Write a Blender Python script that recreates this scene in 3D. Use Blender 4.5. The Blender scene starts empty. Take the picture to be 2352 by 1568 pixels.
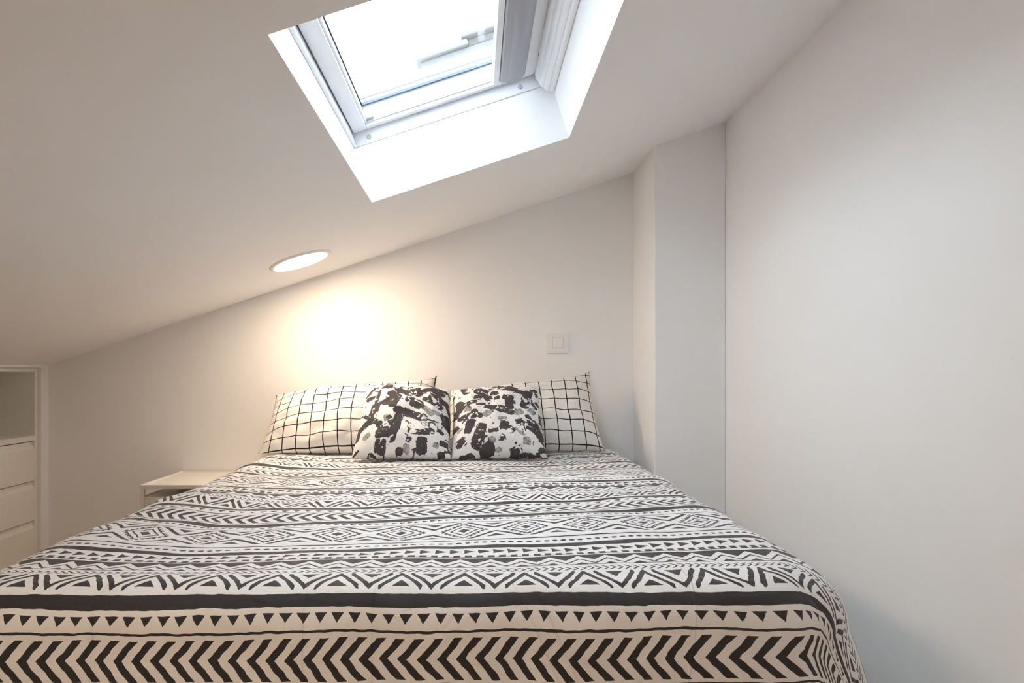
import bpy, bmesh, math, random
from mathutils import Vector, Matrix, noise

# ------------------------------------------------------------------ camera, world, exposure
scene = bpy.context.scene
col = scene.collection
F = 1700.0                      # focal length in pixels of the 2352 px wide frame
VPX, VPY = 1094.0, 850.0        # where the depth lines of the room meet
CZ = 0.88                       # eye height
cam_d = bpy.data.cameras.new('camera')
cam_d.sensor_width = 36.0
cam_d.lens = F / 2352.0 * 36.0
cam_d.shift_x = (1176.0 - VPX) / 2352.0
cam_d.shift_y = (VPY - 784.0) / 2352.0
cam_d.clip_start = 0.02
cam = bpy.data.objects.new('camera', cam_d)
cam.location = (0, 0, CZ)
cam.rotation_euler = (math.pi / 2, 0, 0)
col.objects.link(cam)
scene.camera = cam

world = bpy.data.worlds.new('overcast_sky')
scene.world = world
world.use_nodes = True
wb = world.node_tree.nodes['Background']
wb.inputs[0].default_value = (0.79, 0.905, 1.0, 1)
wb.inputs[1].default_value = 8.7
LAMP = 75.0                     # warm recessed ceiling lamps
LAMP_COL = (1.0, 0.78, 0.56)

scene.cycles.max_bounces = 9
scene.cycles.use_light_tree = False
scene.cycles.adaptive_threshold = 0.2
scene.cycles.adaptive_min_samples = 28
scene.cycles.diffuse_bounces = 7      # white rooms live on interreflection
vs = scene.view_settings
vs.view_transform = 'Standard'
vs.look = 'None'
vs.exposure = 0.0
vs.gamma = 1.0
vs.use_curve_mapping = False

# ------------------------------------------------------------------ room frame
D = 2.93                        # back wall
XL, XR = -1.693, 0.872          # left and right wall
YB = -1.7                       # wall behind the camera
YP, XP = 2.586, 0.622           # chimney pillar front and left face
C0 = 0.5787                     # ceiling height over the eye at x = 0
TA = 0.33                       # slope
K = math.hypot(1, TA)
SX, SZ = 1 / K, TA / K          # unit vector up the slope


def ceil_z(x):
    return CZ + C0 + TA * x


def S(s, t, n):
    """point in the roof's own frame: s up the slope, t into the room, n outwards"""
    return Vector((s * SX - n * SZ, t, CZ + C0 + s * SZ + n * SX))


def PX(px, py, y):
    return Vector(((px - VPX) / F * y, y, CZ + (VPY - py) / F * y))


# ------------------------------------------------------------------ material helpers
MATS = {}


class X:
    """tiny expression builder for shader maths"""
    nt = None

    def __init__(self, s):
        self.s = s

    @staticmethod
    def m(op, *a):
        n = X.nt.nodes.new('ShaderNodeMath')
        n.operation = op
        for i, v in enumerate(a):
            if isinstance(v, X):
                X.nt.links.new(v.s, n.inputs[i])
            else:
                n.inputs[i].default_value = v
        return X(n.outputs[0])

    def __add__(a, b): return X.m('ADD', a, b)
    def __radd__(a, b): return X.m('ADD', b, a)
    def __sub__(a, b): return X.m('SUBTRACT', a, b)
    def __rsub__(a, b): return X.m('SUBTRACT', b, a)
    def __mul__(a, b): return X.m('MULTIPLY', a, b)
    def __rmul__(a, b): return X.m('MULTIPLY', b, a)
    def __truediv__(a, b): return X.m('DIVIDE', a, b)
    def __lt__(a, b): return X.m('LESS_THAN', a, b)
    def __gt__(a, b): return X.m('GREATER_THAN', a, b)
    def __and__(a, b): return X.m('MULTIPLY', a, b)
    def __or__(a, b): return X.m('MAXIMUM', a, b)
    def abs(a): return X.m('ABSOLUTE', a)
    def mod(a, p): return X.m('FLOORED_MODULO', a, p)
    def near(a, c, e): return X.m('COMPARE', a, c, e)
    def dist(a, p, c): return X.m('PINGPONG', (a - c), p / 2.0)
    def saw(a, p, c): return X.m('FLOORED_MODULO', a - c, p)


def base_mat(name, rough=0.6, spec=0.4):
    m = bpy.data.materials.new(name)
    m.use_nodes = True
    nt = m.node_tree
    b = nt.nodes['Principled BSDF']
    b.inputs['Roughness'].default_value = rough
    b.inputs['Specular IOR Level'].default_value = spec
    MATS[name] = m
    return m, nt, b


def plain(name, c, rough=0.6, spec=0.4, bump=0.0, bscale=60.0, var=0.0, metallic=0.0, detail=3.0):
    """painted / plastic / metal surface with faint tone variation and fine relief"""
    m, nt, b = base_mat(name, rough, spec)
    b.inputs['Metallic'].default_value = metallic
    tc = nt.nodes.new('ShaderNodeTexCoord')
    no = nt.nodes.new('ShaderNodeTexNoise')
    no.inputs['Scale'].default_value = bscale
    no.inputs['Detail'].default_value = detail
    nt.links.new(tc.outputs['Object'], no.inputs['Vector'])
    if var > 0:
        r = nt.nodes.new('ShaderNodeMixRGB')
        r.inputs[1].default_value = tuple(max(0, v * (1 - var)) for v in c) + (1,)
        r.inputs[2].default_value = tuple(min(1, v * (1 + var)) for v in c) + (1,)
        nt.links.new(no.outputs['Fac'], r.inputs[0])
        nt.links.new(r.outputs[0], b.inputs['Base Color'])
    else:
        b.inputs['Base Color'].default_value = tuple(c) + (1,)
    if bump > 0:
        bp = nt.nodes.new('ShaderNodeBump')
        bp.inputs['Strength'].default_value = bump
        bp.inputs['Distance'].default_value = 0.002
        nt.links.new(no.outputs['Fac'], bp.inputs['Height'])
        nt.links.new(bp.outputs[0], b.inputs['Normal'])
    return m


plain('wall_paint', (0.90, 0.894, 0.898), 0.75, 0.25, 0.0, 3, 0.004, detail=0.0)
plain('ceiling_paint', (0.915, 0.905, 0.91), 0.8, 0.2, 0.0, 3, 0.004, detail=0.0)
plain('lacquer', (0.87, 0.85, 0.80), 0.35, 0.4, 0.0, 40, 0.01)
plain('table_metal', (0.86, 0.84, 0.80), 0.4, 0.4, 0.0, 40, 0.01)
plain('window_white', (0.80, 0.80, 0.83), 0.35, 0.45, 0.0, 30, 0.01)
plain('window_grey', (0.30, 0.30, 0.33), 0.35, 0.5, 0.0, 30, 0.01)
plain('gasket', (0.015, 0.018, 0.022), 0.5, 0.4, 0.0, 30, 0.05)
plain('spacer', (0.16, 0.19, 0.25), 0.35, 0.5, 0.0, 30, 0.02, 0.3)
plain('screw_cap', (0.40, 0.41, 0.42), 0.5, 0.4, 0.0, 30, 0.02)
plain('switch_plastic', (0.86, 0.845, 0.845), 0.3, 0.5, 0.0, 30, 0.005)
plain('mattress_fabric', (0.75, 0.74, 0.72), 0.8, 0.2, 0.2, 200, 0.02)
plain('bed_wood', (0.55, 0.42, 0.30), 0.5, 0.4, 0.1, 20, 0.1)
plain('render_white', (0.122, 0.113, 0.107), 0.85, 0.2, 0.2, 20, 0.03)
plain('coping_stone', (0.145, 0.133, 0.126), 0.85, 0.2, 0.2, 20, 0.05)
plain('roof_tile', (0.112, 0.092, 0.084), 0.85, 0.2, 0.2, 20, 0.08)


def floor_mat():
    m, nt, b = base_mat('laminate', 0.4, 0.4)
    tc = nt.nodes.new('ShaderNodeTexCoord')
    br = nt.nodes.new('ShaderNodeTexBrick')
    br.inputs['Scale'].default_value = 1.0
    br.inputs['Brick Width'].default_value = 1.2
    br.inputs['Row Height'].default_value = 0.19
    br.inputs['Mortar Size'].default_value = 0.0015
    br.inputs['Color1'].default_value = (0.62, 0.52, 0.42, 1)
    br.inputs['Color2'].default_value = (0.56, 0.46, 0.36, 1)
    br.inputs['Mortar'].default_value = (0.18, 0.13, 0.1, 1)
    nt.links.new(tc.outputs['Object'], br.inputs['Vector'])
    nt.links.new(br.outputs['Color'], b.inputs['Base Color'])


floor_mat()


def glass_mat():
    m = bpy.data.materials.new('pane_glass')
    m.use_nodes = True
    nt = m.node_tree
    nt.nodes.clear()
    out = nt.nodes.new('ShaderNodeOutputMaterial')
    tr = nt.nodes.new('ShaderNodeBsdfTransparent')
    tr.inputs[0].default_value = (0.97, 0.99, 0.985, 1)
    gl = nt.nodes.new('ShaderNodeBsdfGlossy')
    gl.inputs['Roughness'].default_value = 0.0
    X.nt = nt
    lw = nt.nodes.new('ShaderNodeLayerWeight')
    lw.inputs['Blend'].default_value = 0.5
    fr = X.m('POWER', X(lw.outputs['Facing']), 5.0) * 0.9 + 0.035
    mx = nt.nodes.new('ShaderNodeMixShader')
    nt.links.new(fr.s, mx.inputs[0])
    nt.links.new(tr.outputs[0], mx.inputs[1])
    nt.links.new(gl.outputs[0], mx.inputs[2])
    nt.links.new(mx.outputs[0], out.inputs[0])
    MATS['pane_glass'] = m


glass_mat()


def lamp_mat():
    m = bpy.data.materials.new('lamp_diffuser')
    m.use_nodes = True
    nt = m.node_tree
    nt.nodes.clear()
    out = nt.nodes.new('ShaderNodeOutputMaterial')
    em = nt.nodes.new('ShaderNodeEmission')
    em.inputs[0].default_value = LAMP_COL + (1,)
    em.inputs[1].default_value = LAMP
    nt.links.new(em.outputs[0], out.inputs[0])
    MATS['lamp_diffuser'] = m


lamp_mat()


# ---- duvet print: bands of a hand drawn geometric print, repeating along the bed
PER = 0.665


def duvet_mat():
    m, nt, b = base_mat('duvet_print', 0.72, 0.35)
    X.nt = nt
    uv = nt.nodes.new('ShaderNodeUVMap')
    uv.uv_map = 'UVMap'

    def warp(src, scale, amp, detail=1.0):
        no = nt.nodes.new('ShaderNodeTexNoise')
        no.inputs['Scale'].default_value = scale
        no.inputs['Detail'].default_value = detail
        nt.links.new(src, no.inputs['Vector'])
        sb = nt.nodes.new('ShaderNodeVectorMath')
        sb.operation = 'SUBTRACT'
        sb.inputs[1].default_value = (0.5, 0.5, 0.5)
        nt.links.new(no.outputs['Color'], sb.inputs[0])
        sc = nt.nodes.new('ShaderNodeVectorMath')
        sc.operation = 'SCALE'
        sc.inputs['Scale'].default_value = amp
        nt.links.new(sb.outputs[0], sc.inputs[0])
        ad = nt.nodes.new('ShaderNodeVectorMath')
        ad.operation = 'ADD'
        nt.links.new(src, ad.inputs[0])
        nt.links.new(sc.outputs[0], ad.inputs[1])
        return ad.outputs[0]

    v1 = warp(uv.outputs[0], 7.0, 0.012)
    v2 = warp(v1, 55.0, 0.0045, 1.0)
    sp = nt.nodes.new('ShaderNodeSeparateXYZ')
    nt.links.new(v2, sp.inputs[0])
    u, v = X(sp.outputs[0]), X(sp.outputs[1])
    w = v.mod(PER)

    def band(a, c):
        return w.near((a + c) / 2, (c - a) / 2)

    mask = band(0.0, 0.026)
    # downward triangles
    t = (w - 0.036) / 0.017
    mask = mask | (band(0.036, 0.053) & (u.dist(0.0235, 0.022) < (1.0 - t) * 0.0088))
    mask = mask | band(0.0638, 0.0682)
    # large chevrons
    mask = mask | (band(0.077, 0.147) & ((u - (w - 0.112).abs() * 0.67).saw(0.0257, 0.0483) < 0.0122))
    mask = mask | band(0.153, 0.1565)
    mask = mask | band(0.165, 0.189)
    # small wedges
    x = u.saw(0.0153, 0.0) / 0.0115
    mask = mask | ((w - 0.200).abs() < (1.0 - x) * 0.0062)
    mask = mask | band(0.2200, 0.2232)
    # diamonds
    DP, DC, DM = 0.1165, 0.0934, 0.2885
    du = u.dist(DP, DC)
    dv = (w - DM).abs()
    ins = band(0.229, 0.348)
    mm = du / 0.047 + dv / 0.054
    step = ((du - dv).saw(0.0155, 0.002) < 0.0085) * 0.13
    dia = (mm < 0.24) | mm.near(0.53, 0.05) | (((mm > 0.80) & (mm < (0.90 + step))))
    e = 0.0595 - dv
    d2 = u.dist(DP, DC + DP / 2)
    dia = dia | ((e - (0.040 - d2 * 0.80)).abs() < 0.0052) | ((e < (0.020 - d2 * 0.8)) & (e > 0.006))
    mask = mask | (ins & dia)
    mask = mask | band(0.366, 0.372)
    # dots
    dx = u.dist(0.0155, 0.0) / 0.0052
    dy = (w - 0.391) / 0.0042
    mask = mask | ((dx * dx + dy * dy) < 1.0)
    mask = mask | band(0.409, 0.428)
    # pennants and dashes
    x = u.saw(0.0245, 0.004) / 0.0195
    mask = mask | ((w - 0.4475).abs() < (1.0 - x) * 0.0115)
    mask = mask | (band(0.469, 0.480) & (u.saw(0.0187, 0.0) < 0.0112))
    mask = mask | band(0.480, 0.4825)
    # zigzag
    zd = u.dist(0.047, 0.023)
    zz = 0.496 + zd * 1.15
    mask = mask | ((w > 0.489) & (w < zz))
    mask = mask | ((w - (zz + 0.0195)).abs() < 0.0030)
    mask = mask | ((w > (0.536 + zd * 1.1)) & (w < 0.549))
    mask = mask | band(0.5475, 0.5505)
    # small chevrons
    mask = mask | (band(0.560, 0.579) & ((u + (w - 0.5695).abs() * 0.95).saw(0.0118, 0.0) < 0.0040))
    # tents and arrows
    ta = u.dist(0.0897, 0.071)
    tb = u.dist(0.0897, 0.071 + 0.04485)
    ins = band(0.584, 0.655)
    tent = (((w - (0.590 + ta * 2.0)).abs() < 0.0085) & (ta < 0.031)) | \
           (((w - (0.647 - tb * 2.0)).abs() < 0.0085) & (tb < 0.031)) | \
           ((w > (0.622 + ta * 1.7)) & (w < 0.646)) | ((w < (0.611 - tb * 1.7)) & (w > 0.588))
    mask = mask | (ins & tent)

    mix = nt.nodes.new('ShaderNodeMixRGB')
    mix.inputs[1].default_value = (0.87, 0.865, 0.875, 1)
    mix.inputs[2].default_value = (0.034, 0.033, 0.037, 1)
    nt.links.new(mask.s, mix.inputs[0])
    nt.links.new(mix.outputs[0], b.inputs['Base Color'])
    b.inputs['Sheen Weight'].default_value = 0.12
    b.inputs['Sheen Roughness'].default_value = 0.5
    # cloth relief: soft crumple and a few packing creases
    sp2 = nt.nodes.new('ShaderNodeSeparateXYZ')
    nt.links.new(uv.outputs[0], sp2.inputs[0])
    u0, v0 = X(sp2.outputs[0]), X(sp2.outputs[1])
    cre = None
    for c, sl in ((-0.235, 0.0), (-0.142, 0.0), (0.06, -0.35), (0.085, -0.35), (0.30, 0.1), (-0.52, 0.0)):
        d = (u0 + v0 * sl - (c + 0.67 * sl)).abs() / 0.0022
        h = X.m('MAXIMUM', 1.0 - d, 0.0)
        cre = h if cre is None else (cre + h)
    n1 = nt.nodes.new('ShaderNodeTexNoise')
    n1.inputs['Scale'].default_value = 9.0
    n1.inputs['Detail'].default_value = 3.0
    n1.inputs['Distortion'].default_value = 0.8
    nt.links.new(uv.outputs[0], n1.inputs['Vector'])
    hh = X(n1.outputs['Fac']) * 6.0 + cre * 0.7
    bp = nt.nodes.new('ShaderNodeBump')
    bp.inputs['Strength'].default_value = 0.5
    bp.inputs['Distance'].default_value = 0.0034
    nt.links.new(hh.s, bp.inputs['Height'])
    nt.links.new(bp.outputs[0], b.inputs['Normal'])


duvet_mat()


def grid_mat():
    m, nt, b = base_mat('grid_print', 0.8, 0.25)
    X.nt = nt
    uv = nt.nodes.new('ShaderNodeUVMap')
    uv.uv_map = 'UVMap'
    no = nt.nodes.new('ShaderNodeTexNoise')
    no.inputs['Scale'].default_value = 8.0
    nt.links.new(uv.outputs[0], no.inputs['Vector'])
    sp = nt.nodes.new('ShaderNodeSeparateXYZ')
    nt.links.new(uv.outputs[0], sp.inputs[0])
    u, v = X(sp.outputs[0]), X(sp.outputs[1])
    j = (X(no.outputs['Fac']) - 0.5) * 0.012
    line = ((u + j).dist(0.054, 0.020) < 0.0021) | ((v + j).dist(0.054, 0.020) < 0.0021)
    mix = nt.nodes.new('ShaderNodeMixRGB')
    mix.inputs[1].default_value = (0.80, 0.78, 0.75, 1)
    mix.inputs[2].default_value = (0.016, 0.016, 0.018, 1)
    nt.links.new(line.s, mix.inputs[0])
    nt.links.new(mix.outputs[0], b.inputs['Base Color'])
    n1 = nt.nodes.new('ShaderNodeTexNoise')
    n1.inputs['Scale'].default_value = 7.0
    n1.inputs['Detail'].default_value = 2.5
    n1.inputs['Distortion'].default_value = 1.0
    nt.links.new(uv.outputs[0], n1.inputs['Vector'])
    bp = nt.nodes.new('ShaderNodeBump')
    bp.inputs['Strength'].default_value = 0.9
    bp.inputs['Distance'].default_value = 0.012
    nt.links.new(n1.outputs['Fac'], bp.inputs['Height'])
    nt.links.new(bp.outputs[0], b.inputs['Normal'])


grid_mat()


def brush_mat(name, strokes, tl, tr, br_, bl):
    """charcoal brush strokes on white cotton; strokes given on the cushion's face"""
    m, nt, b = base_mat(name, 0.8, 0.25)
    X.nt = nt
    uv = nt.nodes.new('ShaderNodeUVMap')
    uv.uv_map = 'Face'
    src = uv.outputs[0]
    for scale, amp in ((9.0, 0.045), (45.0, 0.022)):
        no = nt.nodes.new('ShaderNodeTexNoise')
        no.inputs['Scale'].default_value = scale
        no.inputs['Detail'].default_value = 2.0
        nt.links.new(src, no.inputs['Vector'])
        sb = nt.nodes.new('ShaderNodeVectorMath')
        sb.operation = 'SUBTRACT'
        sb.inputs[1].default_value = (0.5, 0.5, 0.5)
        nt.links.new(no.outputs['Color'], sb.inputs[0])
        ma = nt.nodes.new('ShaderNodeVectorMath')
        ma.operation = 'MULTIPLY_ADD'
        ma.inputs[1].default_value = (amp, amp, 0)
        nt.links.new(sb.outputs[0], ma.inputs[0])
        nt.links.new(src, ma.inputs[2])
        src = ma.outputs[0]

    def tonorm(zx, zy):
        y = (zy - (tl[1] + tr[1]) / 2) / ((bl[1] + br_[1] - tl[1] - tr[1]) / 2)
        xl = tl[0] + (bl[0] - tl[0]) * y
        xr = tr[0] + (br_[0] - tr[0]) * y
        return (zx - xl) / (xr - xl), 1 - y

    solid = soft = None
    for st in strokes:
        x0, y0, x1, y1, wd = st[:5]
        a, c = Vector(tonorm(x0, y0)), Vector(tonorm(x1, y1))
        mid = (a + c) / 2
        ln = (c - a).length / 2 + 0.012
        hw = wd * 1.52 / 1550.0 / 2
        mp = nt.nodes.new('ShaderNodeMapping')
        mp.vector_type = 'TEXTURE'
        mp.inputs['Location'].default_value = (mid.x, mid.y, 0)
        mp.inputs['Rotation'].default_value = (0, 0, math.atan2(c.y - a.y, c.x - a.x))
        mp.inputs['Scale'].default_value = (ln, hw, 1)
        nt.links.new(src, mp.inputs['Vector'])
        sp = nt.nodes.new('ShaderNodeSeparateXYZ')
        nt.links.new(mp.outputs[0], sp.inputs[0])
        p = X(sp.outputs[0])
        q = X(sp.outputs[1])
        p = p * p
        q = q * q
        k = (p * p + q * q) < 1.0
        if len(st) > 5:
            soft = k if soft is None else (soft | k)
        else:
            solid = k if solid is None else (solid | k)
    no = nt.nodes.new('ShaderNodeTexNoise')
    no.inputs['Scale'].default_value = 38.0
    no.inputs['Detail'].default_value = 4.0
    nt.links.new(uv.outputs[0], no.inputs['Vector'])
    soft = soft * X.m('MULTIPLY', X(no.outputs['Fac']), 1.25)
    no2 = nt.nodes.new('ShaderNodeTexNoise')
    no2.inputs['Scale'].default_value = 60.0
    no2.inputs['Detail'].default_value = 3.0
    nt.links.new(uv.outputs[0], no2.inputs['Vector'])
    fleck = (X(no2.outputs['Fac']) < 0.70) * 0.98
    no3 = nt.nodes.new('ShaderNodeTexNoise')
    no3.inputs['Scale'].default_value = 8.5
    no3.inputs['Detail'].default_value = 3.0
    no3.inputs['Distortion'].default_value = 1.6
    nt.links.new(src, no3.inputs['Vector'])
    blot = (X(no3.outputs['Fac']) > 0.615) * 0.97
    hole = 1.0 - (X(no3.outputs['Fac']) < 0.385)
    mask = ((solid & fleck) & hole) | soft | blot
    mix = nt.nodes.new('ShaderNodeMixRGB')
    mix.use_clamp = True
    mix.inputs[1].default_value = (0.80, 0.785, 0.77, 1)
    mix.inputs[2].default_value = (0.052, 0.047, 0.053, 1)
    nt.links.new(mask.s, mix.inputs[0])
    nt.links.new(mix.outputs[0], b.inputs['Base Color'])
    n1 = nt.nodes.new('ShaderNodeTexNoise')
    n1.inputs['Scale'].default_value = 5.0
    n1.inputs['Detail'].default_value = 2.0
    nt.links.new(uv.outputs[0], n1.inputs['Vector'])
    bp = nt.nodes.new('ShaderNodeBump')
    bp.inputs['Strength'].default_value = 0.35
    bp.inputs['Distance'].default_value = 0.012
    nt.links.new(n1.outputs['Fac'], bp.inputs['Height'])
    nt.links.new(bp.outputs[0], b.inputs['Normal'])


STROKES_A = [(570, 470, 470, 740, 45), (510, 740, 400, 1010, 105), (420, 1000, 170, 1130, 75), (200, 1080, 140, 1250, 65),
    (340, 640, 500, 610, 65), (330, 580, 480, 420, 38), (520, 410, 740, 430, 95), (660, 430, 750, 270, 80),
    (570, 310, 660, 320, 50, 1), (700, 600, 900, 490, 105), (850, 500, 1040, 620, 95), (540, 740, 840, 620, 60),
    (840, 620, 740, 820, 110), (620, 740, 760, 760, 70), (1010, 440, 1180, 600, 105), (1100, 500, 1160, 430, 60),
    (1230, 500, 1400, 380, 85), (1340, 400, 1560, 470, 170), (1340, 580, 1640, 660, 110), (1240, 640, 1530, 770, 85),
    (1050, 760, 1240, 810, 95), (1250, 800, 1400, 930, 80, 1), (800, 860, 1300, 1000, 100), (900, 880, 730, 1330, 95),
    (690, 970, 760, 1100, 60), (500, 1220, 700, 1200, 120), (480, 1360, 640, 1380, 130), (540, 1050, 560, 1150, 60),
    (280, 1260, 370, 1200, 60, 1), (640, 960, 670, 1020, 70, 1), (1560, 940, 1700, 900, 130), (1600, 1000, 1720, 1060, 90),
    (1030, 1180, 1230, 1210, 70), (1250, 1200, 1430, 1170, 80), (1250, 1280, 1250, 1440, 120), (1000, 1300, 1060, 1310, 60),
    (830, 1430, 920, 1430, 60), (960, 1400, 1040, 1410, 80, 1), (1560, 1320, 1680, 1310, 70), (1450, 1340, 1510, 1360, 60, 1),
    (1560, 380, 1750, 500, 50), (840, 310, 1280, 330, 32), (1320, 1000, 1500, 1030, 30), (1640, 700, 1720, 820, 60),
    (290, 900, 350, 960, 50), (100, 1440, 180, 1390, 30), (1500, 1150, 1600, 1180, 50), (1530, 1450, 1640, 1440, 50),
    (1400, 860, 1540, 900, 60, 1), (540, 235, 820, 260, 16), (1090, 690, 980, 720, 60)]
STROKES_B = [(360, 400, 400, 540, 90), (340, 380, 600, 385, 35), (550, 360, 650, 350, 35), (560, 490, 740, 570, 135),
    (500, 640, 740, 620, 70), (180, 800, 330, 700, 165), (200, 780, 560, 710, 60), (180, 880, 220, 850, 80),
    (430, 460, 510, 460, 50), (780, 370, 1000, 410, 75), (1000, 370, 1150, 365, 55), (930, 470, 1370, 560, 95),
    (1060, 400, 1230, 480, 70), (1420, 500, 1390, 640, 105), (1390, 640, 1340, 820, 105), (1460, 470, 1560, 430, 70),
    (1540, 430, 1590, 620, 50), (820, 560, 890, 600, 70), (710, 690, 800, 660, 65), (860, 680, 930, 670, 60),
    (1000, 660, 1150, 700, 85), (1090, 700, 1110, 880, 90), (700, 810, 930, 850, 65), (900, 850, 1210, 910, 105),
    (570, 770, 680, 770, 35), (240, 940, 640, 940, 80), (540, 860, 380, 1170, 90), (360, 820, 460, 830, 80, 1),
    (150, 1080, 220, 1060, 70), (220, 1130, 300, 1100, 40, 1), (200, 1300, 340, 1270, 110), (650, 1080, 510, 1370, 125),
    (600, 1400, 830, 1380, 105), (680, 1260, 740, 1380, 70), (760, 1300, 830, 1330, 90, 1), (760, 1200, 1000, 1120, 48),
    (980, 1060, 1150, 1190, 95), (920, 1000, 1020, 1000, 40, 1), (910, 1290, 1020, 1280, 50), (1340, 1300, 1420, 1300, 90, 1),
    (1220, 1000, 1280, 1060, 70), (1200, 930, 1310, 880, 90, 1), (1400, 950, 1450, 1080, 70), (1490, 1020, 1680, 1230, 105),
    (1400, 1120, 1560, 1190, 50), (1560, 1200, 1690, 1290, 45), (1130, 1430, 1240, 1420, 60), (1260, 1440, 1600, 1440, 25),
    (1620, 1400, 1740, 1350, 60), (1200, 1130, 1330, 1230, 40, 1), (1480, 740, 1560, 790, 40), (1420, 850, 1520, 880, 80, 1),
    (1620, 860, 1660, 1010, 45), (1540, 690, 1600, 720, 50), (250, 1450, 430, 1440, 45), (690, 950, 780, 900, 80, 1),
    (150, 520, 200, 500, 50), (1380, 305, 1540, 360, 35), (870, 1410, 940, 1400, 40, 1)]
brush_mat('brush_print_a', STROKES_A, (335, 215), (1640, 330), (1750, 1470), (60, 1470))
brush_mat('brush_print_b', STROKES_B, (185, 345), (1590, 300), (1740, 1420), (100, 1470))


# ------------------------------------------------------------------ object helpers
def tag(o, label=None, cat=None, group=None, kind=None):
    if label: o['label'] = label
    if cat: o['category'] = cat
    if group: o['group'] = group
    if kind: o['kind'] = kind
    return o


def root(name, loc, **kw):
    o = bpy.data.objects.new(name, None)
    o.empty_display_size = 0.05
    o.location = loc
    col.objects.link(o)
    tag(o, **kw)
    return o


def top_of(o):
    while o.parent:
        o = o.parent
    return o


def link_mesh(name, bm, mat, parent=None, smooth=False, bevel=0.0, seg=2, origin=None):
    """bm in world coordinates -> object"""
    if bevel > 0:
        bmesh.ops.bevel(bm, geom=[e for e in bm.edges], offset=bevel, segments=seg,
                        profile=0.5, affect='EDGES', clamp_overlap=True)
    bm.normal_update()
    me = bpy.data.meshes.new(name)
    off = Vector((0, 0, 0))
    if parent is not None:
        off = Vector(top_of(parent).location)
    else:
        if origin is not None:
            off = Vector(origin)
        else:
            vs_ = [v.co for v in bm.verts]
            off = Vector(((min(v.x for v in vs_) + max(v.x for v in vs_)) / 2,
                          (min(v.y for v in vs_) + max(v.y for v in vs_)) / 2,
                          min(v.z for v in vs_)))
    bmesh.ops.translate(bm, verts=bm.verts, vec=-off)
    bm.to_mesh(me)
    bm.free()
    me.materials.append(MATS[mat])
    if smooth:
        for p in me.polygons:
            p.use_smooth = True
    o = bpy.data.objects.new(name, me)
    col.objects.link(o)
    if parent is not None:
        o.parent = parent
        if parent.parent is None and parent.type != 'EMPTY':
            pass
    else:
        o.location = off
    return o


def add_hex(bm, c):
    """eight corners: bottom four then top four"""
    v = [bm.verts.new(p) for p in c]
    for f in ((3, 2, 1, 0), (4, 5, 6, 7), (0, 1, 5, 4), (1, 2, 6, 5), (2, 3, 7, 6), (3, 0, 4, 7)):
        bm.faces.new([v[i] for i in f])


def add_box(bm, x0, x1, y0, y1, z0, z1):
    add_hex(bm, [(x0, y0, z0), (x1, y0, z0), (x1, y1, z0), (x0, y1, z0),
                 (x0, y0, z1), (x1, y0, z1), (x1, y1, z1), (x0, y1, z1)])


def box(name, x0, x1, y0, y1, z0, z1, mat, parent=None, bevel=0.0, **kw):
    bm = bmesh.new()
    add_box(bm, x0, x1, y0, y1, z0, z1)
    return tag(link_mesh(name, bm, mat, parent, bevel=bevel), **kw)


def add_sbox(bm, s0, s1, t0, t1, n0, n1):
    add_hex(bm, [S(s0, t0, n0), S(s1, t0, n0), S(s1, t1, n0), S(s0, t1, n0),
                 S(s0, t0, n1), S(s1, t0, n1), S(s1, t1, n1), S(s0, t1, n1)])


def sbox(name, s0, s1, t0, t1, n0, n1, mat, parent=None, bevel=0.0):
    bm = bmesh.new()
    add_sbox(bm, s0, s1, t0, t1, n0, n1)
    return link_mesh(name, bm, mat, parent, bevel=bevel)


def prism(pts, axis, a0, a1):
    """polygon pts (2D) extruded along an axis: 'y' -> pts are (x,z); 'x' -> (y,z)"""
    bm = bmesh.new()
    mk = (lambda p, a: (p[0], a, p[1])) if axis == 'y' else (lambda p, a: (a, p[0], p[1]))
    A = [bm.verts.new(mk(p, a0)) for p in pts]
    B = [bm.verts.new(mk(p, a1)) for p in pts]
    bm.faces.new(A)
    bm.faces.new(B[::-1])
    n = len(pts)
    for i in range(n):
        bm.faces.new([A[i], B[i], B[(i + 1) % n], A[(i + 1) % n]])
    bmesh.ops.recalc_face_normals(bm, faces=bm.faces)
    return bm


# ------------------------------------------------------------------ setting
OS0, OS1, OT0, OT1 = -0.3144, 0.2800, 1.06, 2.12       # roof window opening
SN = 0.32                                              # roof thickness


def build_ceiling():
    s0, s1 = (XL - 0.02) * K, (XR + 0.15) * K
    t0, t1 = YB - 0.12, D + 0.12
    bm = bmesh.new()
    for (a, b_, c, d) in ((s0, OS0, t0, t1), (OS1, s1, t0, t1), (OS0, OS1, t0, OT0), (OS0, OS1, OT1, t1)):
        add_sbox(bm, a, b_, c, d, 0.0, SN)
    bmesh.ops.remove_doubles(bm, verts=bm.verts, dist=1e-5)
    return tag(link_mesh('ceiling', bm, 'ceiling_paint'), kind='structure', label='white sloping attic ceiling rising to the right')


build_ceiling()
tag(link_mesh('wall_back', prism([(XL - 0.02, -0.1), (XR + 0.15, -0.1), (XR + 0.15, ceil_z(XR + 0.15) + 0.1),
                                  (XL - 0.02, ceil_z(XL - 0.02) + 0.1)], 'y', D, D + 0.12), 'wall_paint'),
    kind='structure', label='white wall behind the bed head')
tag(link_mesh('wall_rear', prism([(XL - 0.02, -0.1), (XR + 0.15, -0.1), (XR + 0.15, ceil_z(XR + 0.15) + 0.1),
                                  (XL - 0.02, ceil_z(XL - 0.02) + 0.1)], 'y', YB - 0.12, YB), 'wall_paint'),
    kind='structure')
tag(link_mesh('wall_right', prism([(XR, -0.1), (XR + 0.15, -0.1), (XR + 0.15, ceil_z(XR + 0.15) + 0.1),
                                   (XR, ceil_z(XR) + 0.1)], 'y', YB, D), 'wall_paint'),
    kind='structure', label='plain white wall on the right')
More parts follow.
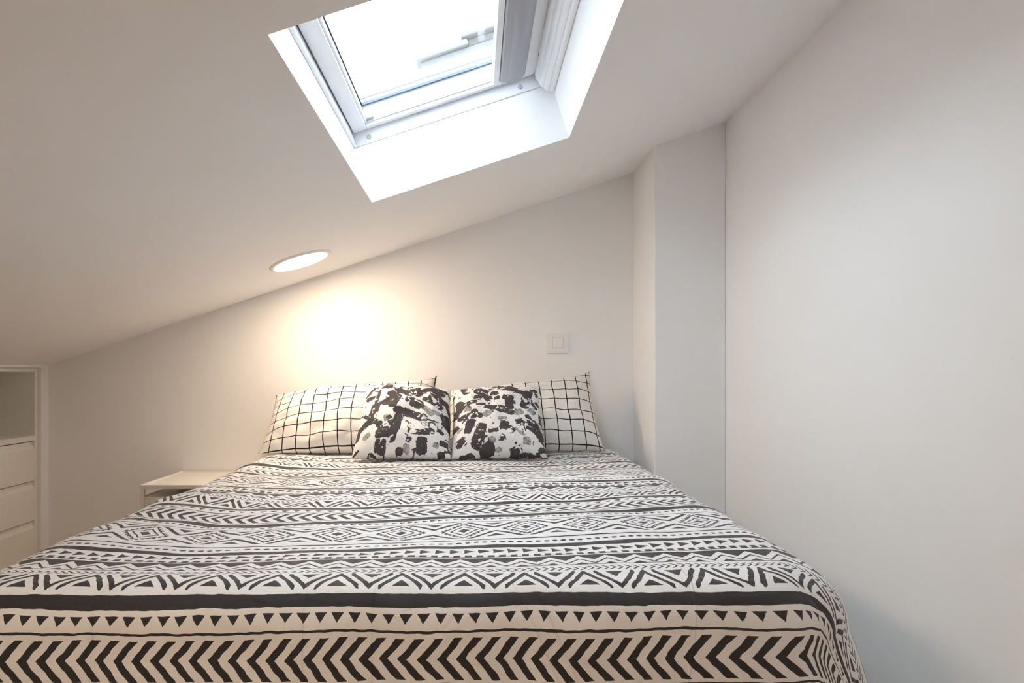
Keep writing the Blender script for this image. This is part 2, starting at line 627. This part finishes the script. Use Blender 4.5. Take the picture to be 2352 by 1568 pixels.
tag(link_mesh('wall_pillar', prism([(XP, 0.0), (XR, 0.0), (XR, ceil_z(XR) + 0.05), (XP, ceil_z(XP) + 0.05)], 'y', YP, D), 'wall_paint', bevel=0.004),
    kind='structure', label='white boxed pillar in the corner beside the bed')
box('floor', XL - 0.6, XR + 0.15, YB - 0.12, D + 0.12, -0.1, 0.0, 'laminate', kind='structure')

# left wall: a built-in chest of drawers stands in a recess under the low side of the ceiling
CY0, CY1 = 2.02, 2.878
XC = XL - 0.014                                        # cabinet fronts
ztop = CZ + 0.0085
bm = bmesh.new()
add_box(bm, XL - 0.56, XL, CY1 + 0.001, D, 0.0, ceil_z(XL) + 0.01)
add_box(bm, XL - 0.56, XL, YB, CY0 - 0.001, 0.0, ceil_z(XL) + 0.01)
add_box(bm, XL - 0.56, XL, CY0 - 0.001, CY1 + 0.001, ztop + 0.001, ceil_z(XL) + 0.01)
add_box(bm, XL - 0.56, XL - 0.46, CY0 - 0.001, CY1 + 0.001, 0.0, ztop + 0.001)
tag(link_mesh('wall_left', bm, 'wall_paint'), kind='structure', label='white knee wall with a recess for the chest of drawers')


# ------------------------------------------------------------------ roof window
def build_window():
    w = root('window_1', S((OS0 + OS1) / 2, (OT0 + OT1) / 2, 0.165), kind='structure',
             label='white framed roof window in the sloping ceiling')

    def ring(name, o, i, n0, n1, mat, bevel=0.0):
        """o, i = (s0, s1, t0, t1): four members as one ring each its own object"""
        obs = []
        for nm, q in (('lower', (o[0], i[0], o[2], o[3])), ('upper', (i[1], o[1], o[2], o[3])),
                      ('near', (i[0], i[1], o[2], i[2])), ('far', (i[0], i[1], i[3], o[3]))):
            obs.append(sbox(name, *q, n0, n1, mat, w, bevel))
        return obs

    fo = (OS0, OS1, OT0, OT1)
    fi = (OS0 + 0.009, OS1 - 0.030, OT0 + 0.012, OT1 - 0.004)
    ring('frame_lining', fo, fi, 0.163, 0.31, 'window_white', 0.0012)
    so = (OS0 + 0.0125, OS1 - 0.032, OT0 + 0.014, OT1 - 0.008)
    si = (-0.2615, 0.206, 1.12, 2.089)
    ring('sash_rail', so, si, 0.200, 0.262, 'window_white', 0.002)
    # inner stop of the sash, a step further in
    s2 = (-0.2555, 0.200, 1.126, 2.084)
    ring('sash_bead', si, s2, 0.210, 0.262, 'window_white', 0.001)
    ring('outer_sash', so, s2, 0.2665, 0.300, 'window_white', 0.001)
    g = sbox('glass_pane', s2[0] - 0.012, s2[1] + 0.012, s2[2] - 0.012, s2[3] + 0.012, 0.2625, 0.2662, 'pane_glass', w)
    # gasket: thin black on the sides, wider blue-grey spacer across the far end
    gi = (s2[0] + 0.0036, s2[1] - 0.0036, s2[2] + 0.003, s2[3] - 0.009)
    obs = ring('gasket', s2, gi, 0.2560, 0.2620, 'gasket')
    obs[3].data.materials[0] = MATS['spacer']
    sbox('spacer_bar', s2[0] + 0.002, s2[1] - 0.002, s2[3] - 0.0415, s2[3] - 0.040, 0.2590, 0.2622, 'spacer', w)
    # two screw caps on the far lining
    for s in (-0.2635, 0.192):
        bm = bmesh.new()
        c = S(s, OT1 - 0.0045, 0.1805)
        bmesh.ops.create_cone(bm, cap_ends=True, segments=20, radius1=0.0072, radius2=0.0066, depth=0.003,
                              matrix=Matrix.Translation(c) @ Matrix.Rotation(math.pi / 2, 4, 'X'))
        link_mesh('screw_cap', bm, 'screw_cap', w)
    # fittings: corner bracket on the sash and hinge pin on the upper rail
    sbox('corner_bracket', -0.2555, -0.2330, 2.070, 2.083, 0.214, 0.224, 'screw_cap', w, 0.001)
    bm = bmesh.new()
    bmesh.ops.create_cone(bm, cap_ends=True, segments=14, radius1=0.006, radius2=0.005, depth=0.012,
                          matrix=Matrix.Translation(S(0.2445, 1.97, 0.198)))
    link_mesh('hinge_pin', bm, 'screw_cap', w)
    # long control bar along the upper side: lip, groove and rounded body
    def profile(name, pts, t0, t1, mat, smooth=True):
        bm = bmesh.new()
        A = [bm.verts.new(S(p[0], t0, p[1])) for p in pts]
        B = [bm.verts.new(S(p[0], t1, p[1])) for p in pts]
        n = len(pts)
        bm.faces.new(A)
        bm.faces.new(B[::-1])
        for i in range(n):
            bm.faces.new([A[i], B[i], B[(i + 1) % n], A[(i + 1) % n]])
        bmesh.ops.recalc_face_normals(bm, faces=bm.faces)
        return link_mesh(name, bm, mat, w)

    lip = [(0.112, 0.2055), (0.112, 0.192), (0.1135, 0.1895), (0.128, 0.1885), (0.1305, 0.191), (0.1305, 0.2055)]
    profile('control_bar_lip', lip, 1.125, 2.066, 'window_white')
    body = [(0.1308, 0.2055), (0.1308, 0.187), (0.134, 0.184)]
    for i in range(13):
        a = math.pi * (0.30 + 0.62 * i / 12)
        body.append((0.172 - 0.036 * math.cos(a) * 1.0, 0.199 - 0.024 * math.sin(a)))
    body += [(0.2052, 0.197), (0.2052, 0.2055)]
    profile('control_bar', body, 1.125, 2.050, 'window_grey')
    # ribbed cove cover filling the corner between frame and upper reveal
    rib = []
    m = 36
    for i in range(m + 1):
        q = i / m
        a = q * math.pi / 2
        r = 0.0035 * abs(math.sin(q * math.pi * 4)) ** 0.7
        s = 0.2405 + 0.0385 * (1 - math.cos(a))
        n = 0.1985 - 0.062 * math.sin(a)
        s_in, n_in = -math.cos(a + 0.4), -math.sin(a + 0.4)
        rib.append((s + r * s_in * 0.6, n - r))
    rib += [(0.2797, 0.1365), (0.2797, 0.1985)]
    profile('cove_cover', rib, 1.065, 2.106, 'window_white')
    return w


build_window()


# a stepped parapet on the same roof slope, seen faintly through the glass
def build_parapet():
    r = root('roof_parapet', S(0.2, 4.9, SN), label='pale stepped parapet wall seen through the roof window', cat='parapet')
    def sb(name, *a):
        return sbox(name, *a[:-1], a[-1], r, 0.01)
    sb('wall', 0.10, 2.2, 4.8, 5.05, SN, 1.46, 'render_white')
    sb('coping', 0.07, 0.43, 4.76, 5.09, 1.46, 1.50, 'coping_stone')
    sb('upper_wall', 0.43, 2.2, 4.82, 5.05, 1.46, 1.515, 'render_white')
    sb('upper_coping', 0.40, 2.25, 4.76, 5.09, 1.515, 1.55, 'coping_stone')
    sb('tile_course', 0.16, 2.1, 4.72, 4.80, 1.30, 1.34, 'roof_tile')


build_parapet()


# ------------------------------------------------------------------ recessed lamps: the one in view and an added one
def downlight(x, y, label):
    s = x * K
    r = root('recessed_downlight', S(s, y, 0), label=label, cat='ceiling lamp', group='recessed ceiling downlights')
    c = S(s, y, 0)
    rot = Matrix(((SX, 0, -SZ, 0), (0, 1, 0, 0), (SZ, 0, SX, 0), (0, 0, 0, 1)))
    M = Matrix.Translation(c) @ rot
    bm = bmesh.new()
    prof = [(0.109, 0.0005), (0.1085, -0.003), (0.104, -0.006), (0.096, -0.0065), (0.0925, -0.005), (0.0915, 0.0005)]
    N = 72
    rings = []
    for (rad, n) in prof:
        rings.append([bm.verts.new(M @ Vector((rad * math.cos(2 * math.pi * i / N), rad * math.sin(2 * math.pi * i / N), n))) for i in range(N)])
    for a, b_ in zip(rings, rings[1:]):
        for i in range(N):
            bm.faces.new([a[i], a[(i + 1) % N], b_[(i + 1) % N], b_[i]])
    bmesh.ops.recalc_face_normals(bm, faces=bm.faces)
    link_mesh('trim_ring', bm, 'ceiling_paint', r, smooth=True)
    bm = bmesh.new()
    bmesh.ops.create_cone(bm, cap_ends=True, segments=N, radius1=0.0918, radius2=0.0918, depth=0.003,
                          matrix=M @ Matrix.Translation((0, 0, -0.0032)))
    link_mesh('diffuser', bm, 'lamp_diffuser', r)


downlight(-0.607, 2.554, 'round lit recessed lamp in the sloping ceiling above the left pillow')
downlight(-0.607, 0.15, 'added round lamp in the ceiling out of view, lighting the foot of the bed')  # added lamp out of view, put in to brighten the duvet's front drop


# ------------------------------------------------------------------ chest of drawers in the recess
def build_chest():
    xb = XC - 0.42
    r = root('drawer_chest', (XC - 0.2, (CY0 + CY1) / 2, 0.0),
             label='built-in white chest of drawers with open top niche in left wall', cat='chest of drawers')
    z_shelf_b, z_shelf_t = CZ - 0.2715, CZ - 0.2515
    tk = 0.016
    box('side_panel', xb, XC, CY1 - tk, CY1, 0.0, ztop, 'lacquer', r, 0.001)
    box('side_panel', xb, XC, CY0, CY0 + tk, 0.0, ztop, 'lacquer', r, 0.001)
    box('back_panel', xb - 0.008, xb, CY0, CY1, 0.0, ztop, 'lacquer', r)
    box('top_board', xb, XC, CY0 + tk, CY1 - tk, ztop - 0.014, ztop, 'lacquer', r, 0.001)
    box('niche_shelf', xb, XC, CY0 + tk, CY1 - tk, z_shelf_b, z_shelf_t, 'lacquer', r, 0.001)
    box('plinth', xb, XC - 0.004, CY0 + tk, CY1 - tk, 0.0, CZ - 0.742, 'lacquer', r, 0.001)
    zs = [CZ - 0.2715, CZ - 0.4255, CZ - 0.5785, CZ - 0.7345]
    y0, y1 = CY0 + tk + 0.001, CY1 - tk - 0.001
    for i in range(3):
        zt, zb = zs[i] - 0.0045, zs[i + 1]
        d = root('drawer', (0, 0, 0))
        d.parent = r
        # front with a bevelled finger grip along the top
        xi = XC - 0.018
        pts = [(xi, zb), (XC, zb), (XC, zt - 0.026), (XC - 0.010, zt - 0.012), (XC - 0.010, zt), (xi, zt)]
        bm = prism(pts, 'y', y0, y1)
        link_mesh('drawer_front', bm, 'lacquer', d)
        # box behind
        bm = bmesh.new()
        zb2, zt2 = zb + 0.012, zt - 0.03
        add_box(bm, xb + 0.03, xi, y0 + 0.01, y0 + 0.022, zb2, zt2)
        add_box(bm, xb + 0.03, xi, y1 - 0.022, y1 - 0.01, zb2, zt2)
        add_box(bm, xb + 0.03, xb + 0.042, y0 + 0.022, y1 - 0.022, zb2, zt2)
        add_box(bm, xb + 0.03, xi, y0 + 0.022, y1 - 0.022, zb2, zb2 + 0.006)
        link_mesh('drawer_box', bm, 'lacquer', d)


build_chest()


# ------------------------------------------------------------------ bedside table
def build_table():
    x0, x1 = -1.1655, -0.835
    y0, y1 = 2.562, 2.925
    zt = CZ - 0.397
    r = root('bedside_table', ((x0 + x1) / 2, (y0 + y1) / 2, 0.0),
             label='white metal bedside table with open shelf and drawer left of bed', cat='bedside table')
    q = 0.0145
    # top tray with thin raised rim
    box('top_panel', x0 + 0.006, x1 - 0.006, y0 + 0.006, y1 - 0.006, zt - 0.012, zt - 0.005, 'table_metal', r)
    for (a, b_, c, d) in ((x0, x1, y0, y0 + 0.007), (x0, x1, y1 - 0.007, y1), (x0, x0 + 0.007, y0 + 0.007, y1 - 0.007), (x1 - 0.007, x1, y0 + 0.007, y1 - 0.007)):
        box('rim', a, b_, c, d, zt - 0.0135, zt, 'table_metal', r, 0.001)
    for (a, c) in ((x0, y0), (x1 - q, y0), (x0, y1 - q), (x1 - q, y1 - q)):
        box('leg', a, a + q, c, c + q, 0.0, zt - 0.0135, 'table_metal', r, 0.0012)
    zf = CZ - 0.440
    box('shelf_board', x0 + q, x1 - q, y0 + 0.006, y1 - 0.01, zf - 0.006, zf, 'table_metal', r)
    box('side_rail', x0 + 0.002, x0 + q - 0.003, y0 + q, y1 - q, zf - 0.016, zf + 0.002, 'table_metal', r)
    box('side_rail', x1 - q + 0.003, x1 - 0.002, y0 + q, y1 - q, zf - 0.016, zf + 0.002, 'table_metal', r)
    box('back_rail', x0 + q, x1 - q, y1 - 0.010, y1 - 0.006, zf - 0.20, zf - 0.002, 'table_metal', r)
    dr = root('drawer', (0, 0, 0))
    dr.parent = r
    box('drawer_front', x0 + q + 0.002, x1 - q - 0.002, y0 + 0.004, y0 + 0.012, zf - 0.185, zf - 0.008, 'table_metal', dr, 0.001)
    bm = bmesh.new()
    for (a, b_, c, d, e, f) in ((x0 + q + 0.002, x1 - q - 0.002, y0, y0 + 0.004, zf - 0.018, zf - 0.008),
                                (x0 + q + 0.002, x1 - q - 0.002, y0, y0 + 0.004, zf - 0.185, zf - 0.175),
                                (x0 + q + 0.002, x0 + q + 0.012, y0, y0 + 0.004, zf - 0.175, zf - 0.018),
                                (x1 - q - 0.012, x1 - q - 0.002, y0, y0 + 0.004, zf - 0.175, zf - 0.018)):
        add_box(bm, a, b_, c, d, e, f)
    link_mesh('front_frame', bm, 'table_metal', dr)


build_table()


# ------------------------------------------------------------------ light switch
def build_switch():
    cx, cz = (1281.5 - VPX) / F * D, CZ + (VPY - 788.5) / F * D
    r = root('light_switch', (cx, D, cz - 0.04), label='square white light switch on the wall above the right pillow', cat='light switch')
    y = D
    box('back_plate', cx - 0.0430, cx + 0.0430, y - 0.004, y, cz - 0.0400, cz + 0.0400, 'switch_plastic', r, 0.001)
    # cover frame with a square hole
    hx0, hx1, hz0, hz1 = cx - 0.0225, cx + 0.0195, cz - 0.0185, cz + 0.0245
    bm = bmesh.new()
    X0, X1, Z0, Z1 = cx - 0.0400, cx + 0.0400, cz - 0.0375, cz + 0.0375
    for q in ((X0, hx0, Z0, Z1), (hx1, X1, Z0, Z1), (hx0, hx1, Z0, hz0), (hx0, hx1, hz1, Z1)):
        add_box(bm, q[0], q[1], y - 0.0095, y - 0.004, q[2], q[3])
    bmesh.ops.remove_doubles(bm, verts=bm.verts, dist=1e-6)
    link_mesh('cover_frame', bm, 'switch_plastic', r)
    # rocker tilted so that its lower edge stands proud
    g = 0.0006
    bm = bmesh.new()
    add_hex(bm, [(hx0 + g, y - 0.0135, hz0 + g), (hx1 - g, y - 0.0135, hz0 + g), (hx1 - g, y - 0.004, hz0 + g), (hx0 + g, y - 0.004, hz0 + g),
                 (hx0 + g, y - 0.0098, hz1 - g), (hx1 - g, y - 0.0098, hz1 - g), (hx1 - g, y - 0.004, hz1 - g), (hx0 + g, y - 0.004, hz1 - g)])
    link_mesh('rocker', bm, 'switch_plastic', r, bevel=0.0006)


build_switch()

# ------------------------------------------------------------------ bed and duvet
BX0, BX1 = -0.80, 0.59
BZ = CZ - 0.30
YF = 1.00


def build_bed():
    r = root('bed', ((BX0 + BX1) / 2, 1.95, 0.0), label='double bed underneath the black and white duvet', cat='bed')
    x0, x1, y0, y1 = BX0 + 0.07, BX1 - 0.07, YF + 0.07, 2.92
    box('mattress', x0, x1, y0, y1, 0.30, BZ - 0.06, 'mattress_fabric', r, 0.04)
    box('base', x0, x1, y0, y1, 0.12, 0.30, 'bed_wood', r, 0.01)
    for a in (x0 + 0.02, x1 - 0.08):
        for b_ in (y0 + 0.02, y1 - 0.08):
            box('leg', a, a + 0.06, b_, b_ + 0.06, 0.0, 0.12, 'bed_wood', r, 0.004)


build_bed()


def smooth01(a, b_, x):
    t = min(1, max(0, (x - a) / (b_ - a)))
    return t * t * (3 - 2 * t)


def lerp_tab(tab, x):
    if x <= tab[0][0]: return tab[0][1]
    for (a, fa), (b_, fb) in zip(tab, tab[1:]):
        if x <= b_:
            return fa + (fb - fa) * smooth01(a, b_, x)
    return tab[-1][1]


def skew(x, y):
    s = lerp_tab([(1.04, 0.0), (1.15, 0.08), (1.4, 0.16), (1.67, 0.25), (2.1, 0.20), (2.9, 0.18)], y)
    amp = lerp_tab([(1.04, 0.0), (1.2, 0.15), (1.6, 0.55), (2.9, 0.5)], y)
    k = -0.42
    g = x if x > k else k
    soft = 0.10
    left = max(0.0, k - x)
    left = left * left / (left + soft)
    return s * g + amp * left * 0.75


def hill(x, y):
    """soft rise and fall of the quilt"""
    n1 = noise.noise(Vector((x * 2.3, y * 3.6, 0.3)))
    n2 = noise.noise(Vector((x * 5.0 + 7, y * 8.0, 1.7)))
    n3 = noise.noise(Vector((x * 13.0, y * 22.0 + 3, 4.1)))
    fade = smooth01(YF + 0.02, YF + 0.35, y)
    lft = smooth01(-0.25, -0.7, x)
    return fade * (0.009 * n1 + (0.005 + 0.006 * lft) * n2 + (0.0018 + 0.002 * lft) * n3)


def build_duvet():
    rs, rf = 0.105, 0.062           # rounding at the sides and at the foot
    Rk = 0.14                       # plan corner radius of the flat top
    xl, xr, yf, yh = BX0 + rs, BX1 - rs, YF + rf, 2.905
    NA, NC, NS = 22, 150, 120
    ys = [yh + (yf + Rk - yh) * i / NS for i in range(NS + 1)]
    left = [(xl, y, -1.0, 0.0) for y in ys]
    right = [(xr, y, 1.0, 0.0) for y in ys]
    for i in range(1, NA + 1):
        a = math.pi / 2 * i / NA
        y = yf + Rk - Rk * math.sin(a)
        for side, lst, rx, xe in ((-1, left, 0.02, xl), (1, right, 0.20, xr)):
            n = Vector((side * math.cos(a) / rx, -math.sin(a) / Rk)).normalized()
            lst.append((xe - side * rx * (1 - math.cos(a)), y, n.x, n.y))
    nr = len(left)
    bm = bmesh.new()
    uvl = bm.loops.layers.uv.new('UVMap')
    rows = []
    for a, b_ in zip(left, right):
        row = []
        for j in range(NC + 1):
            x = a[0] + (b_[0] - a[0]) * j / NC
            y = a[1]
            row.append(bm.verts.new((x, y, BZ + hill(x, y))))
        rows.append(row)

    def uv_top(x, y):
        return (x, 1.683 - y + skew(x, y))

    for i in range(nr - 1):
        for j in range(NC):
            q = [rows[i][j], rows[i + 1][j], rows[i + 1][j + 1], rows[i][j + 1]]
            f = bm.faces.new(q)
            for l in f.loops:
                l[uvl].uv = uv_top(l.vert.co.x, l.vert.co.y)
    # perimeter from the head on the left round the foot to the head on the right
    per = []
    for i in range(nr):
        per.append((rows[i][0], left[i][2], left[i][3]))
    for j in range(1, NC):
        per.append((rows[-1][j], 0.0, -1.0))
    for i in range(nr - 1, -1, -1):
        per.append((rows[i][NC], right[i][2], right[i][3]))
    # profile of the skirt: (outwards, down, cloth length)
    NP, ND = 12, 16
    drop = 0.30
    prev = [p[0] for p in per]
    base = [p[0].co.copy() for p in per]
    prevd = [0.0] * len(per)
    for k in range(1, NP + ND + 1):
        cur, curd = [], []
        for (v, nx, ny), b0 in zip(per, base):
            r = rs + (rf - rs) * (ny * ny)
            arc = r * math.pi / 2
            if k <= NP:
                a = math.pi / 2 * k / NP
                o, dn, ln = r * math.sin(a), r * (1 - math.cos(a)), r * a
            else:
                q = (k - NP) / ND
                o, dn, ln = r + (0.018 + 0.080 * max(0.0, nx) * smooth01(2.3, 1.3, b0.y)) * q, r + drop * q, arc + drop * q
            x, y = b0.x + nx * o, b0.y + ny * o
            # hanging folds
            fold = 0.0
            if k > NP * 0.5:
                q = smooth01(NP * 0.5, NP + ND, k)
                s = b0.x * 9 + b0.y * 7
                fold = q * (0.016 * noise.noise(Vector((s, 0.3 * q, 2.2))) + 0.006 * noise.noise(Vector((s * 2.7, q, 5.2))))
            wr = 0.0055 * noise.noise(Vector((x * 9, y * 9, dn * 16))) * min(1, k / NP)
            x += nx * (fold + wr)
            y += ny * (fold + wr)
            y = min(y, 2.915)
            x = min(x, XP - 0.006) if y > YP - 0.02 else min(x, XR - 0.01)
            cur.append(bm.verts.new((x, y, b0.z - dn)))
            curd.append(ln)
        for i in range(len(per) - 1):
            f = bm.faces.new([prev[i], cur[i], cur[i + 1], prev[i + 1]])
            for l in f.loops:
                vv = l.vert
                ii = i if vv in (prev[i], cur[i]) else i + 1
                d = prevd[ii] if vv in (prev[i], prev[i + 1]) else curd[ii]
                b0 = base[ii]
                uu, vv2 = uv_top(b0.x, b0.y)
                ax, ay = per[ii][1], per[ii][2]
                # the print turns the corner within a narrow fold
                ang = math.pi / 2 * smooth01(28, 60, math.degrees(math.atan2(-ay, abs(ax))))
                ax, ay = math.copysign(math.cos(ang), ax), -math.sin(ang)
                l[uvl].uv = (uu + ax * d, vv2 - ay * d * 1.25)
        prev, prevd = cur, curd
    o = link_mesh('duvet', bm, 'duvet_print', None, smooth=True)
    tag(o, label='white duvet with black geometric bands spread over the bed', cat='duvet')


build_duvet()


# ------------------------------------------------------------------ pillows and cushions
def pillow(name, corners, tf, tb, size, mat, label, cat, group, pinch=0.05, sag=0.0, lop=0.0, seed=0.0, crumple=0.010):
    """corners TL, TR, BR, BL in space; tf / tb = bulge to the front / back"""
    TL, TR, BR, BL = corners
    W, H = size
    nrm = ((TR - BL).cross(TL - BR)).normalized()
    if nrm.y > 0:
        nrm = -nrm
    NX, NY = 64, 48
    bm = bmesh.new()
    uvl = bm.loops.layers.uv.new('UVMap')
    uvf = bm.loops.layers.uv.new('Face')

    def pos(s, t, side):
        # s, t in -1..1; the sides draw in between the corners
        ps = s * (1 - pinch * (1 - t * t) * abs(s) ** 3)
        pt = t * (1 - (pinch * (1 - s * s) + (sag * (1 - abs(s) ** 3) * (1 + lop * s) if t > 0 else 0)) * abs(t) ** 3)
        a, b_ = (ps + 1) / 2, (pt + 1) / 2
        p = (BL * (1 - a) + BR * a) * (1 - b_) + (TL * (1 - a) + TR * a) * b_
        h = max(0.0, (1 - abs(s) ** 2.6) * (1 - abs(t) ** 2.6)) ** 0.52
        lump = noise.noise(Vector((s * 2.1 + seed, t * 1.9, side * 3.0 + seed)))
        fine = noise.noise(Vector((s * 6.0 + seed * 2, t * 5.0, side + seed)))
        if side > 0:
            p = p + nrm * (h * tf * (1 + 0.16 * lump) + crumple * fine * h ** 0.5)
        else:
            p = p - nrm * (h * tb * (1 + 0.10 * lump))
        p.y = min(p.y, D - 0.004)
        p.z = max(p.z, BZ + 0.004 if side > 0 else BZ + 0.003)
        return p

    front = [[bm.verts.new(pos(-1 + 2 * i / NX, -1 + 2 * j / NY, 1)) for i in range(NX + 1)] for j in range(NY + 1)]
    back = [[front[j][i] if (i in (0, NX) or j in (0, NY)) else bm.verts.new(pos(-1 + 2 * i / NX, -1 + 2 * j / NY, -1))
             for i in range(NX + 1)] for j in range(NY + 1)]
    for side, g in ((1, front), (-1, back)):
        for j in range(NY):
            for i in range(NX):
                ids = [(j, i), (j, i + 1), (j + 1, i + 1), (j + 1, i)]
                if side < 0:
                    ids = ids[::-1]
                f = bm.faces.new([g[a][b_] for a, b_ in ids])
                for l, (a, b_) in zip(f.loops, ids):
                    l[uvl].uv = ((b_ / NX - 0.5) * W, (a / NY - 0.5) * H)
                    l[uvf].uv = (b_ / NX, a / NY)
    o = link_mesh(name, bm, mat, None, smooth=True)
    return tag(o, label=label, cat=cat, group=group)


pillow('bed_pillow', [PX(634, 908, 2.85), PX(1004, 862, 2.86), PX(1008, 1040, 2.64), PX(590, 1052, 2.64)], 0.095, 0.05, (0.70, 0.42),
       'grid_print', 'white pillow with black grid lines, on the lamp side of the bed', 'pillow', 'grid pillows against the wall', 0.04, 0.22, 0.8, 1.3)
pillow('bed_pillow', [PX(1022, 895, 2.85), PX(1354, 852, 2.88), PX(1390, 1036, 2.70), PX(1024, 1042, 2.66)], 0.085, 0.05, (0.62, 0.42),
       'grid_print', 'white pillow with black grid lines, under the light switch', 'pillow', 'grid pillows against the wall', 0.05, 0.26, 0.1, 4.7)
pillow('throw_cushion', [PX(842, 884, 2.64), PX(1036, 896, 2.66), PX(1036, 1054, 2.46), PX(806, 1056, 2.46)], 0.075, 0.045, (0.36, 0.36),
       'brush_print_a', 'white cushion with charcoal brush strokes, in front of the lamp-side pillow', 'cushion', 'brush stroke cushions', 0.03, 0.0, 0.0, 8.1, 0.004)
pillow('throw_cushion', [PX(1040, 896, 2.66), PX(1236, 890, 2.66), PX(1257, 1052, 2.48), PX(1036, 1055, 2.47)], 0.075, 0.045, (0.36, 0.36),
       'brush_print_b', 'white cushion with charcoal brush strokes, below the light switch', 'cushion', 'brush stroke cushions', 0.03, 0.0, 0.0, 12.9, 0.004)
